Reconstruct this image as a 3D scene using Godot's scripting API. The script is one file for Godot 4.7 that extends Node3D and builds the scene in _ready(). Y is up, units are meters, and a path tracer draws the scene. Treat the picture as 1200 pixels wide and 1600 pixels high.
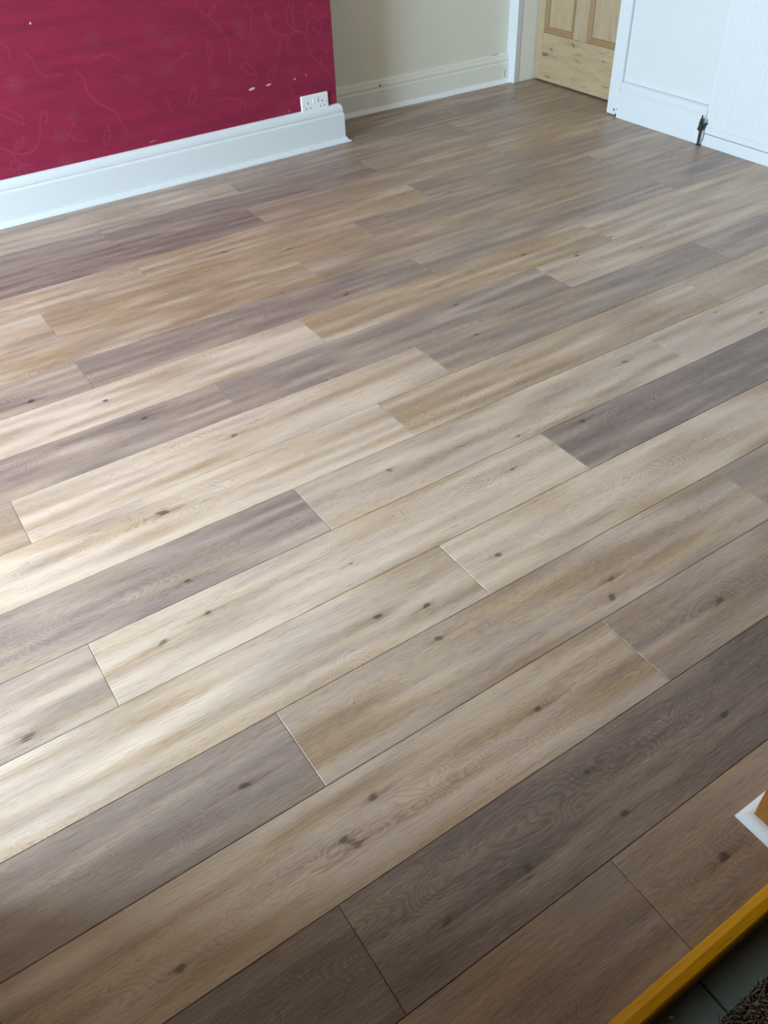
extends Node3D

# A small reception room seen from its doorway: plank floor, red papered chimney breast, cream alcove,
# stripped pine door, white end wall.  Metres, y up, camera over the origin.

const W := 0.19          # width of a floor plank
const Z0 := -0.1598      # near edge of the first row of planks
var M := {}
var images := {}         # wood pictures computed on worker threads
var jobs: Array = []
var lock := Mutex.new()

# ------------------------------------------------------------------ helpers
func obj(called: String, mesh: Mesh, mat: Material, parent: Node = self) -> MeshInstance3D:
	var o := MeshInstance3D.new()
	o.name = called
	o.mesh = mesh
	o.material_override = mat
	parent.add_child(o, true)
	return o

func thing(called: String, label: String, category: String, at := Vector3.ZERO) -> Node3D:
	var o := Node3D.new()
	o.name = called
	add_child(o, true)
	o.position = at
	o.set_meta("label", label)
	if category != "":
		o.set_meta("category", category)
	return o

func structure(o: Node3D, label: String) -> Node3D:
	o.set_meta("kind", "structure")
	o.set_meta("label", label)
	var words := String(o.name).split("_")
	o.set_meta("category", words[0])
	return o

func st_begin() -> SurfaceTool:
	var st := SurfaceTool.new()
	st.begin(Mesh.PRIMITIVE_TRIANGLES)
	st.set_smooth_group(-1)
	return st

func st_end(st: SurfaceTool) -> ArrayMesh:
	st.generate_normals()
	return st.commit()

# quad a b c d given clockwise as seen from its front
func quad(st: SurfaceTool, a: Vector3, b: Vector3, c: Vector3, d: Vector3, ua := Vector2.ZERO, ub := Vector2.ZERO, uc := Vector2.ZERO, ud := Vector2.ZERO) -> void:
	var p := [a, b, c, a, c, d]
	var u := [ua, ub, uc, ua, uc, ud]
	for i in 6:
		st.set_uv(u[i])
		st.add_vertex(p[i])

func tri(st: SurfaceTool, a: Vector3, b: Vector3, c: Vector3) -> void:
	for p in [a, b, c]:
		st.set_uv(Vector2.ZERO)
		st.add_vertex(p)

# convex polygon turned so that it faces «out»
func face(st: SurfaceTool, pts: Array, out: Vector3, uvs: Array = []) -> void:
	var n: Vector3 = (pts[1] - pts[0]).cross(pts[2] - pts[0])
	var order := range(pts.size())
	if n.dot(out) > 0.0:
		order.reverse()
	for i in range(1, pts.size() - 1):
		for k in [order[0], order[i], order[i + 1]]:
			st.set_uv(uvs[k] if uvs.size() else Vector2.ZERO)
			st.add_vertex(pts[k])

# box from lo to hi with chamfered edges; «axis» 0 x,1 y,2 z is the way the grain runs (u), per metre
func add_box(st: SurfaceTool, lo: Vector3, hi: Vector3, c := 0.0, grain := 0, uvo := Vector2.ZERO, uvs := Vector2.ONE) -> void:
	var mid := (lo + hi) / 2.0
	var h := (hi - lo) / 2.0
	c = minf(c, minf(h.x, minf(h.y, h.z)) * 0.9)
	var uv := func(p: Vector3, n: int) -> Vector2:
		var g: float = p[grain]
		var others := [0, 1, 2]
		others.erase(grain)
		var o: int = others[0] if others[0] != n else others[1]
		if n == grain:
			g = p[others[0]]
			o = others[1]
		return Vector2((g - uvo.x) * uvs.x, (p[o] - uvo.y) * uvs.y)
	for n in 3:
		var a := (n + 1) % 3
		var b := (n + 2) % 3
		for s in [-1.0, 1.0]:
			var pts := []
			var us := []
			for q in [[-1, -1], [1, -1], [1, 1], [-1, 1]]:
				var p := mid
				p[n] += s * h[n]
				p[a] += q[0] * (h[a] - c)
				p[b] += q[1] * (h[b] - c)
				pts.append(p)
				us.append(uv.call(p, n))
			var out := Vector3.ZERO
			out[n] = s
			face(st, pts, out, us)
	if c <= 0.0:
		return
	for n in 3:
		var a := (n + 1) % 3
		var b := (n + 2) % 3
		for sa in [-1.0, 1.0]:
			for sb in [-1.0, 1.0]:
				var p1 := mid
				p1[a] += sa * h[a]
				p1[b] += sb * (h[b] - c)
				var p2 := mid
				p2[a] += sa * (h[a] - c)
				p2[b] += sb * h[b]
				var q1 := p1
				var q2 := p2
				p1[n] -= h[n] - c
				p2[n] -= h[n] - c
				q1[n] += h[n] - c
				q2[n] += h[n] - c
				var out := Vector3.ZERO
				out[a] = sa
				out[b] = sb
				face(st, [p1, p2, q2, q1], out, [uv.call(p1, a), uv.call(p2, a), uv.call(q2, a), uv.call(q1, a)])
	for sx in [-1.0, 1.0]:
		for sy in [-1.0, 1.0]:
			for sz in [-1.0, 1.0]:
				var s := Vector3(sx, sy, sz)
				var k := mid + s * h
				face(st, [k - Vector3(0, sy, sz) * c, k - Vector3(sx, 0, sz) * c, k - Vector3(sx, sy, 0) * c], s)

func box(lo: Vector3, hi: Vector3, c := 0.0, grain := 0, uvo := Vector2.ZERO, uvs := Vector2.ONE) -> ArrayMesh:
	var st := st_begin()
	add_box(st, lo, hi, c, grain, uvo, uvs)
	return st_end(st)

# a moulding: profile of (out, y) points swept along a path of (x, z) points, mitred at its corners.
# «side» +1: out is to the left of the way the path goes (seen from above with z down), -1: to its right
func sweep(profile: Array, path: Array, side := 1.0) -> ArrayMesh:
	var st := st_begin()
	var rings := []
	for i in path.size():
		var d0: Vector2 = (path[i] - path[maxi(i - 1, 0)]).normalized()
		var d1: Vector2 = (path[mini(i + 1, path.size() - 1)] - path[i]).normalized()
		if i == 0:
			d0 = d1
		if i == path.size() - 1:
			d1 = d0
		var n0 := Vector2(d0.y, -d0.x) * side
		var n1 := Vector2(d1.y, -d1.x) * side
		var m := (n0 + n1).normalized()
		m /= maxf(m.dot(n1), 0.2)
		var ring := []
		for p in profile:
			var q: Vector2 = path[i] + m * p.x
			ring.append(Vector3(q.x, p.y, q.y))
		rings.append(ring)
	var n := profile.size()
	for i in path.size() - 1:
		var along: Vector2 = (path[i + 1] - path[i]).normalized()
		var o2 := Vector2(along.y, -along.x) * side
		var len0 := 0.0
		for j in range(n):
			var k := (j + 1) % n
			var e: Vector2 = profile[k] - profile[j]
			var nrm := Vector2(-e.y, e.x)      # profile runs counter-clockwise from the wall foot
			var out := -(Vector3(o2.x, 0, o2.y) * nrm.x + Vector3(0, nrm.y, 0))
			face(st, [rings[i][j], rings[i + 1][j], rings[i + 1][k], rings[i][k]], out)
	var c0 := []
	var c1 := []
	for j in n:
		c0.append(rings[0][j])
		c1.append(rings[-1][j])
	var a: Vector2 = (path[1] - path[0]).normalized()
	var b: Vector2 = (path[-1] - path[-2]).normalized()
	fan(st, c0, Vector3(-a.x, 0, -a.y))
	fan(st, c1, Vector3(b.x, 0, b.y))
	return st_end(st)

# end caps: a fan from the centre of the foot, which sees every profile point of these mouldings
func fan(st: SurfaceTool, pts: Array, out: Vector3) -> void:
	for i in range(1, pts.size() - 1):
		if (pts[i] - pts[0]).cross(pts[i + 1] - pts[0]).length() > 1e-9:
			face(st, [pts[0], pts[i], pts[i + 1]], out)

func tube(st: SurfaceTool, path: Array, radii: Array, sides := 10) -> void:
	var rings := []
	var up := Vector3(0.13, 0.2, 1).normalized()
	for i in path.size():
		var d: Vector3 = (path[mini(i + 1, path.size() - 1)] - path[maxi(i - 1, 0)]).normalized()
		var x := d.cross(up).normalized()
		var y := x.cross(d).normalized()
		var ring := []
		for k in sides:
			var a := TAU * k / sides
			ring.append(path[i] + (x * cos(a) + y * sin(a)) * radii[i])
		rings.append(ring)
	for i in path.size() - 1:
		for k in sides:
			var l := (k + 1) % sides
			var out: Vector3 = rings[i][k] + rings[i][l] + rings[i + 1][k] - path[i] * 2.0 - path[i + 1]
			face(st, [rings[i][k], rings[i + 1][k], rings[i + 1][l], rings[i][l]], out)
	for e in [0, path.size() - 1]:
		var to: Vector3 = path[e] - path[1 if e == 0 else e - 1]
		for k in range(1, sides - 1):
			face(st, [rings[e][0], rings[e][k], rings[e][k + 1]], to)

# flat outline (in the plane across «n») with thickness: a plate cut to shape
func plate(st: SurfaceTool, pts: Array, depth: Vector3) -> void:
	var top := []
	var mid := Vector3.ZERO
	for p in pts:
		top.append(p + depth)
		mid += p
	mid /= pts.size()
	for i in pts.size():
		var j := (i + 1) % pts.size()
		face(st, [pts[i], pts[j], top[j], top[i]], (pts[i] + pts[j]) / 2.0 - mid)
		face(st, [mid + depth, top[i], top[j]], depth)
		face(st, [mid, pts[i], pts[j]], -depth)

func mat(called: String, color: Color, rough := 0.6, spec := 0.5) -> StandardMaterial3D:
	var m := StandardMaterial3D.new()
	m.resource_name = called
	m.albedo_color = color
	m.roughness = rough
	m.metallic_specular = spec
	M[called] = m
	return m

func hash1(i: int) -> float:
	var s := sin(float(i) * 127.1 + 11.7) * 43758.5453
	return s - floorf(s)

func stretched(seed_: int, w: int, h: int, cells_w: int, cells_h: int, octaves := 2) -> PackedByteArray:
	var n := FastNoiseLite.new()
	n.noise_type = FastNoiseLite.TYPE_SIMPLEX_SMOOTH
	n.seed = seed_
	n.frequency = 0.5
	n.fractal_type = FastNoiseLite.FRACTAL_FBM
	n.fractal_octaves = octaves
	var im := n.get_image(cells_w, cells_h, false, false, true)
	im.convert(Image.FORMAT_L8)
	im.resize(w, h, Image.INTERPOLATE_CUBIC)
	return im.get_data()

# One board of wood. lutA / lutB: [dark, mid, light] colours of its two moods, mixed by «tone» (0..1).
# cath = (u, v, half length) of the oval of the growth rings in metres, knots = (u, v, size)
func wood(key: String, w: int, h: int, len_m: float, wid_m: float, seed_: int, lut_a: Array, lut_b: Array, tone: float, cath: Vector3, knots: Array, ring_depth := 1.0, lut_c: Array = [], gold := 0.0) -> void:
	if lut_c.is_empty():
		lut_c = lut_a
	var gilt := stretched(seed_ + 6, w, h, 6, 8, 2)
	var pores := stretched(seed_ + 1, w, h, int(w / 13.0), h, 2)
	var streak := stretched(seed_ + 2, w, h, 20, int(h / 2.0), 3)
	var broad := stretched(seed_ + 3, w, h, 7, 11, 2)
	var warp := stretched(seed_ + 4, w, h, 22, 10, 3)
	var mood := stretched(seed_ + 5, w, h, 7, 9, 2)
	var ru := hash1(seed_)
	if cath == Vector3.ZERO:
		cath = Vector3(len_m * (0.15 + 0.7 * ru), wid_m * (0.3 + 0.4 * hash1(seed_ + 7)), 0.16 + 0.2 * hash1(seed_ + 9))
	var n := w * h
	var bump := PackedFloat32Array()      # pushes the rings round the knots
	var dark := PackedFloat32Array()      # heart of the knots
	bump.resize(n)
	dark.resize(n)
	var px := len_m / w
	var py := wid_m / h
	var ki := 0
	for k in knots:
		ki += 1
		var s: float = k.z * 0.0052
		var ext := 9.0
		for j in range(maxi(0, int((k.y - s * ext * 0.7) / py)), mini(h, int((k.y + s * ext * 0.7) / py) + 1)):
			for i in range(maxi(0, int((k.x - s * ext * 1.9) / px)), mini(w, int((k.x + s * ext * 1.9) / px) + 1)):
				var du: float = (i * px - k.x) / (s * 1.5)
				var dv: float = (j * py - k.y) / s
				du += (warp[j * w + i] - 128) / 75.0
				dv += (streak[j * w + i] - 128) / 100.0 + (pores[j * w + i] - 128) / 260.0
				var r2 := du * du + dv * dv
				bump[j * w + i] += 1.6 * exp(-r2 * 0.35 / 1.6)
				var core := exp(-r2 * r2 * 1.1) * (0.70 + 0.3 * hash1(ki + seed_))
				var halo := exp(-(du * du * 0.05 + dv * dv * 0.45)) * 0.16 + exp(-(du * du * 0.011 + dv * dv * 1.5)) * 0.20
				dark[j * w + i] = maxf(dark[j * w + i], core + halo)
	# colour tables
	var ta := PackedFloat32Array()
	ta.resize(256 * 9)
	for i in 256:
		var f := i / 255.0
		for q in 3:
			var l: Array = lut_a if q == 0 else lut_b if q == 1 else lut_c
			var c: Color = (l[0] as Color).lerp(l[1], f * 2.0) if f < 0.5 else (l[1] as Color).lerp(l[2], f * 2.0 - 1.0)
			ta[i * 9 + q * 3] = c.r * 255.0
			ta[i * 9 + q * 3 + 1] = c.g * 255.0
			ta[i * 9 + q * 3 + 2] = c.b * 255.0
	var data := PackedByteArray()
	data.resize(n * 3)
	var lv := 0.036
	var inv_l := lv / maxf(cath.z * 0.55, 0.02)
	var freq := 1.0 / (0.0055 + 0.0030 * hash1(seed_ + 21))
	for j in h:
		var v := j * py - cath.y
		for i in w:
			var p := j * w + i
			var wn := warp[p] - 128
			var u := (i * px - cath.x) * inv_l
			var vv := v + wn * 0.000075
			u += wn * 0.00016
			var rad := sqrt(u * u + vv * vv)
			var x := rad * freq * (0.75 + rad * 6.0) + bump[p] * 1.1 + (broad[p] - 128) * 0.004
			x -= floorf(x)
			var ring := x * x if x < 0.80 else (1.0 - x) * 3.2   # slow rise, sharp edge of the late wood
			var fade := clampf(1.25 - absf(v) / (wid_m * 0.36), 0.30, 1.0) * (0.12 + streak[p] * 0.0060)
			var val := 152.0 - ring * 86.0 * fade * ring_depth + (streak[p] - 128) * 0.34 + (broad[p] - 128) * 0.21 + (pores[p] - 128) * 0.34
			val -= dark[p] * 150.0
			if tone > 0.8:
				val -= (tone - 0.8) * 300.0
			var iv := clampi(int(val), 0, 255) * 9
			var t := clampf(tone + (mood[p] - 128) * (0.0020 + 0.0012 * tone) + dark[p] * 0.25, 0.0, 1.0)
			var y := clampf(gold + (gilt[p] - 128) * 0.0055, 0.0, 1.0)
			var o := p * 3
			for q in 3:
				var c: float = ta[iv + q] + (ta[iv + 6 + q] - ta[iv + q]) * y
				data[o + q] = int(c + (ta[iv + 3 + q] - c) * t)
	lock.lock()
	images[key] = Image.create_from_data(w, h, false, Image.FORMAT_RGB8, data)
	lock.unlock()

func queue_wood(key: String, args: Array) -> void:
	images[key] = null
	jobs.append([key] + args)

func do_job(i: int) -> void:
	var j: Array = jobs[i]
	wood(j[0], j[1], j[2], j[3], j[4], j[5], j[6], j[7], j[8], j[9], j[10], j[11] if j.size() > 11 else 1.0, j[12] if j.size() > 12 else [], j[13] if j.size() > 13 else 0.0)

func run_jobs() -> void:
	var id := WorkerThreadPool.add_group_task(do_job, jobs.size())
	WorkerThreadPool.wait_for_group_task_completion(id)
	jobs.clear()

func picture(key: String) -> ImageTexture:
	return ImageTexture.create_from_image(images[key])

# printed wallpaper: slubbed crimson ground with a tone-on-tone trailing vine, worn spots
func wallpaper() -> ImageTexture:
	var w := 1024
	var h := 512
	var size := Vector2(2.134, 1.067)
	var slub := stretched(71, w, h, 60, 340, 3)
	var broad := stretched(72, w, h, 14, 40, 2)
	var fine := stretched(73, w, h, 300, 500, 2)
	var ink := PackedFloat32Array()
	ink.resize(w * h)
	var olive := PackedFloat32Array()
	olive.resize(w * h)
	var strokes := [
		[Vector2(2.140,0.526),Vector2(2.112,0.542),Vector2(2.082,0.540),Vector2(2.066,0.529),Vector2(2.042,0.542),Vector2(2.018,0.539),Vector2(2.006,0.526)],
		[Vector2(2.066,0.529),Vector2(2.076,0.509),Vector2(2.076,0.486),Vector2(2.060,0.471),Vector2(2.055,0.493),Vector2(2.026,0.501)],
		[Vector2(2.046,0.576),Vector2(2.034,0.603),Vector2(2.014,0.592),Vector2(2.003,0.564),Vector2(2.003,0.519),Vector2(2.002,0.466),Vector2(2.001,0.436),Vector2(2.017,0.394),Vector2(2.054,0.359),Vector2(2.096,0.318),Vector2(2.118,0.269),Vector2(2.129,0.222)],
		[Vector2(1.997,0.467),Vector2(1.987,0.487),Vector2(1.960,0.503),Vector2(1.931,0.501),Vector2(1.909,0.484),Vector2(1.901,0.462),Vector2(1.894,0.444),Vector2(1.906,0.419),Vector2(1.929,0.412),Vector2(1.918,0.441),Vector2(1.914,0.464)],
		[Vector2(1.946,0.508),Vector2(1.919,0.527),Vector2(1.904,0.555),Vector2(1.908,0.587),Vector2(1.925,0.614)],
		[Vector2(1.937,0.513),Vector2(1.937,0.550),Vector2(1.936,0.587),Vector2(1.948,0.622)],
		[Vector2(1.925,0.614),Vector2(1.929,0.584),Vector2(1.942,0.557),Vector2(1.939,0.513)],
		[Vector2(1.896,0.493),Vector2(1.872,0.497),Vector2(1.846,0.512),Vector2(1.821,0.541),Vector2(1.807,0.568),Vector2(1.800,0.600),Vector2(1.819,0.574),Vector2(1.823,0.551)],
		[Vector2(2.054,0.359),Vector2(2.066,0.383),Vector2(2.104,0.404),Vector2(2.091,0.379),Vector2(2.059,0.360)],
		[Vector2(1.843,0.421),Vector2(1.848,0.459),Vector2(1.866,0.483),Vector2(1.863,0.460),Vector2(1.849,0.428)],
		[Vector2(1.654,0.221),Vector2(1.654,0.254),Vector2(1.701,0.247),Vector2(1.742,0.258)],
		[Vector2(1.654,0.254),Vector2(1.634,0.277),Vector2(1.590,0.293)],
		[Vector2(1.732,0.354),Vector2(1.697,0.372),Vector2(1.656,0.409),Vector2(1.691,0.419),Vector2(1.719,0.388),Vector2(1.732,0.354)],
		[Vector2(1.782,0.330),Vector2(1.791,0.360),Vector2(1.833,0.385),Vector2(1.819,0.356),Vector2(1.796,0.328)],
		[Vector2(1.721,0.637),Vector2(1.744,0.609),Vector2(1.734,0.560),Vector2(1.725,0.518)],
		[Vector2(1.906,0.261),Vector2(1.884,0.289),Vector2(1.893,0.320)],
		[Vector2(1.890,0.210),Vector2(1.919,0.242),Vector2(2.025,0.230)],
		[Vector2(0.587,0.293),Vector2(0.620,0.269),Vector2(0.631,0.238),Vector2(0.644,0.210)],
		[Vector2(0.620,0.269),Vector2(0.657,0.251),Vector2(0.700,0.253),Vector2(0.728,0.272),Vector2(0.752,0.308),Vector2(0.761,0.350),Vector2(0.776,0.379),Vector2(0.799,0.391),Vector2(0.794,0.360),Vector2(0.779,0.339)],
		[Vector2(0.635,0.275),Vector2(0.650,0.296),Vector2(0.687,0.311),Vector2(0.666,0.280),Vector2(0.639,0.274)],
		[Vector2(0.644,0.210),Vector2(0.603,0.190)],
		[Vector2(0.635,0.225),Vector2(0.627,0.185),Vector2(0.634,0.166)],
		[Vector2(0.644,0.210),Vector2(0.662,0.160)],
		[Vector2(0.641,0.215),Vector2(0.680,0.190),Vector2(0.702,0.176)],
		[Vector2(0.642,0.219),Vector2(0.696,0.199)],
		[Vector2(0.634,0.233),Vector2(0.608,0.231),Vector2(0.597,0.204)],
		[Vector2(0.633,0.430),Vector2(0.668,0.412),Vector2(0.700,0.386),Vector2(0.700,0.358),Vector2(0.658,0.382),Vector2(0.625,0.408)],
		[Vector2(0.891,0.321),Vector2(0.859,0.286),Vector2(0.885,0.256),Vector2(0.932,0.246)],
		[Vector2(0.971,0.431),Vector2(1.002,0.382),Vector2(1.074,0.331),Vector2(1.083,0.292),Vector2(1.104,0.246)],
		[Vector2(0.993,0.217),Vector2(0.998,0.250),Vector2(1.027,0.291),Vector2(1.026,0.244),Vector2(1.002,0.215)],
		[Vector2(0.779,0.603),Vector2(0.801,0.570),Vector2(0.809,0.532),Vector2(0.834,0.505),Vector2(0.892,0.503)],
		[Vector2(0.950,0.509),Vector2(0.976,0.481),Vector2(0.976,0.434),Vector2(0.993,0.399),Vector2(1.040,0.358),Vector2(1.073,0.328)],
		[Vector2(1.035,0.537),Vector2(1.073,0.546),Vector2(1.110,0.537),Vector2(1.139,0.513)],
		[Vector2(0.705,0.643),Vector2(0.728,0.618),Vector2(0.720,0.583)],
		[Vector2(1.492,0.668),Vector2(1.539,0.616),Vector2(1.588,0.567),Vector2(1.618,0.510),Vector2(1.618,0.466),Vector2(1.606,0.426)],
		[Vector2(1.356,0.470),Vector2(1.386,0.478),Vector2(1.409,0.494),Vector2(1.462,0.494)],
		[Vector2(1.527,0.528),Vector2(1.513,0.482),Vector2(1.520,0.440),Vector2(1.536,0.486),Vector2(1.532,0.527)],
		[Vector2(1.285,0.368),Vector2(1.304,0.322),Vector2(1.315,0.282)],
		[Vector2(1.387,0.294),Vector2(1.406,0.338),Vector2(1.432,0.371),Vector2(1.434,0.329),Vector2(1.406,0.291)],
		[Vector2(1.498,0.296),Vector2(1.591,0.296),Vector2(1.644,0.269)],
		[Vector2(1.544,0.616),Vector2(1.563,0.640),Vector2(1.586,0.660),Vector2(1.576,0.631),Vector2(1.549,0.615)],
	]
	for pts in strokes:
		var cv := Curve2D.new()
		for i in pts.size():
			var t: Vector2 = (pts[mini(i + 1, pts.size() - 1)] - pts[maxi(i - 1, 0)]) / 6.0
			cv.add_point(pts[i], -t, t)
		var total := cv.get_baked_length()
		var d := 0.0
		while d < total:
			var q := cv.sample_baked(d)
			stamp(ink, w, h, size, q, 0.0050, 0.9)
			d += 0.0012
	var heads: Array = [Vector2(1.917,0.355),Vector2(1.847,0.193),Vector2(1.677,0.561),Vector2(1.748,0.489),Vector2(0.899,0.348),Vector2(0.817,0.190),Vector2(0.714,0.503),Vector2(0.714,0.503),Vector2(1.044,0.599),Vector2(1.331,0.442),Vector2(1.167,0.441),Vector2(1.669,0.543),Vector2(1.344,0.543),Vector2(1.528,0.376),Vector2(1.407,0.577),Vector2(1.288,0.583),Vector2(0.830,0.292)]
	for f in heads.size():
		var c: Vector2 = heads[f]
		for a in 60:
			var r := 0.030 * sqrt(a / 60.0)
			var ang := a * 2.399963
			stamp(olive, w, h, size, c + Vector2(cos(ang), sin(ang)) * r, 0.006, 0.35)
		for ring in 3:
			for a in 70:
				var ang := TAU * a / 70.0
				var r := 0.011 * (ring + 1) * (1.0 + 0.20 * sin(ang * (4 + f % 3) + f))
				if (a + ring * 9 + f * 5) % 23 > 4:
					stamp(ink, w, h, size, c + Vector2(cos(ang), sin(ang)) * r, 0.0028, 0.32)
	var base := Color(0.530, 0.135, 0.240)
	var line := Color(0.66, 0.27, 0.35)
	var flower := Color(0.485, 0.205, 0.235)
	var im := Image.create(w, h, false, Image.FORMAT_RGB8)
	for y in h:
		for x in w:
			var p := y * w + x
			var k := 1.0 + (slub[p] - 128) * 0.0006 + (broad[p] - 128) * 0.0005 + (fine[p] - 128) * 0.0003
			var c := base.lerp(flower, minf(olive[p], 0.55) * 0.75).lerp(line, minf(ink[p], 1.0) * 0.34)
			im.set_pixel(x, y, Color(c.r * k, c.g * k, c.b * k))
	# torn spots where the white backing shows
	for s in [[Vector2(1.699, 0.311), 0.016, 0.0050], [Vector2(1.783, 0.3135), 0.013, 0.0034], [Vector2(1.919, 0.315), 0.004, 0.003], [Vector2(1.911, 0.313), 0.0025, 0.002], [Vector2(1.977, 0.321), 0.0035, 0.0025], [Vector2(0.831, 0.689), 0.004, 0.004], [Vector2(1.872, 0.187), 0.004, 0.006], [Vector2(1.20, 0.190), 0.018, 0.0025]]:
		var c := Vector2(s[0].x / size.x * w, (1.0 - s[0].y / size.y) * h)
		var rx: float = s[1] / size.x * w
		var ry: float = maxf(s[2] / size.y * h, 0.9)
		for y in range(int(c.y - ry) - 1, int(c.y + ry) + 2):
			for x in range(int(c.x - rx) - 1, int(c.x + rx) + 2):
				var e := pow((x - c.x) / rx, 2) + pow((y - c.y - (x - c.x) * -0.12) / ry, 2)
				if e < 1.3 and x >= 0 and y >= 0 and x < w and y < h:
					im.set_pixel(x, y, im.get_pixel(x, y).lerp(Color(0.93, 0.78, 0.80) if s[1] > 0.0024 and s[0].y > 0.2 else Color(0.7, 0.42, 0.45), clampf(1.5 - e, 0.0, 0.9)))
	return ImageTexture.create_from_image(im)

func stamp(a: PackedFloat32Array, w: int, h: int, size: Vector2, q: Vector2, r: float, k: float) -> void:
	var cx := q.x / size.x * w
	var cy := (1.0 - q.y / size.y) * h
	var rx := r / size.x * w
	var ry := r / size.y * h
	for y in range(int(cy - ry), int(cy + ry) + 2):
		if y < 0 or y >= h:
			continue
		for x in range(int(cx - rx), int(cx + rx) + 2):
			if x < 0 or x >= w:
				continue
			var d := pow((x - cx) / rx, 2) + pow((y - cy) / ry, 2)
			if d < 1.0:
				var p := y * w + x
				a[p] = maxf(a[p], k * (1.0 - d)) if k > 0.5 else minf(1.0, a[p] + k * (1.0 - d))

func soft_normal(seed_: int, w: int, h: int, cw: int, ch: int, depth: float) -> ImageTexture:
	var im := Image.create_from_data(w, h, false, Image.FORMAT_L8, stretched(seed_, w, h, cw, ch, 3))
	im.convert(Image.FORMAT_RGBA8)
	im.bump_map_to_normal_map(depth)
	return ImageTexture.create_from_image(im)

func _ready() -> void:
	# ---------------------------------------------------------------- camera
	var cam := Camera3D.new()
	cam.name = "camera"
	add_child(cam)
	cam.position = Vector3(0, 1.34217, 0)
	cam.rotation = Vector3(-0.727650, -0.554799, -0.046934)
	cam.fov = 63.378
	cam.near = 0.02
	cam.current = true
	# ---------------------------------------------------------------- daylight
	var we := WorldEnvironment.new()
	we.name = "surroundings"
	var env := Environment.new()
	env.background_mode = Environment.BG_SKY
	var sm := ProceduralSkyMaterial.new()
	sm.sky_top_color = Color(0.62, 0.74, 0.90)
	sm.sky_horizon_color = Color(0.86, 0.92, 0.98)
	sm.ground_bottom_color = Color(0.30, 0.32, 0.28)
	sm.ground_horizon_color = Color(0.45, 0.47, 0.45)
	sm.sky_energy_multiplier = 1.0
	env.sky = Sky.new()
	env.sky.sky_material = sm
	env.background_energy_multiplier = 4.0
	env.tonemap_mode = Environment.TONE_MAPPER_LINEAR
	env.tonemap_exposure = 1.01
	env.sdfgi_enabled = true
	env.ssao_enabled = true
	env.ssil_enabled = true
	we.environment = env
	add_child(we)
	# the daylight that comes through the tall window of the left wall: a light as large as its opening
	var day := AreaLight3D.new()
	day.name = "daylight"
	day.area_size = Vector2(WIN_Z1 - WIN_Z0, WIN_Y1 - WIN_Y0)
	day.position = Vector3(WALL_X - 0.22, (WIN_Y0 + WIN_Y1) / 2.0, (WIN_Z0 + WIN_Z1) / 2.0)
	day.rotation = Vector3(0, -PI / 2, 0)
	day.light_color = Color(0.80, 0.92, 1.0)
	day.light_energy = 58.0
	day.area_range = 12.0
	day.shadow_enabled = true
	add_child(day)

	make_materials()
	build_shell()
	build_floor()
	build_woodwork()
	build_right_wall()
	build_doorway()
	build_small_things()

const WALL_X := -2.50     # inner face of the window wall
const WIN_Z0 := -2.95
const WIN_Z1 := -0.55
const WIN_Y0 := 0.45
const WIN_Y1 := 2.15
const CEIL := 2.45
const RED_Z := -3.692     # face of the chimney breast
const BREAST_X := 2.134   # its right-hand corner
const END_X := 3.43       # face of the end wall

func alcove_z(x: float) -> float:
	return -3.9655 + 0.0335 * (x - 3.42)

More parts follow.
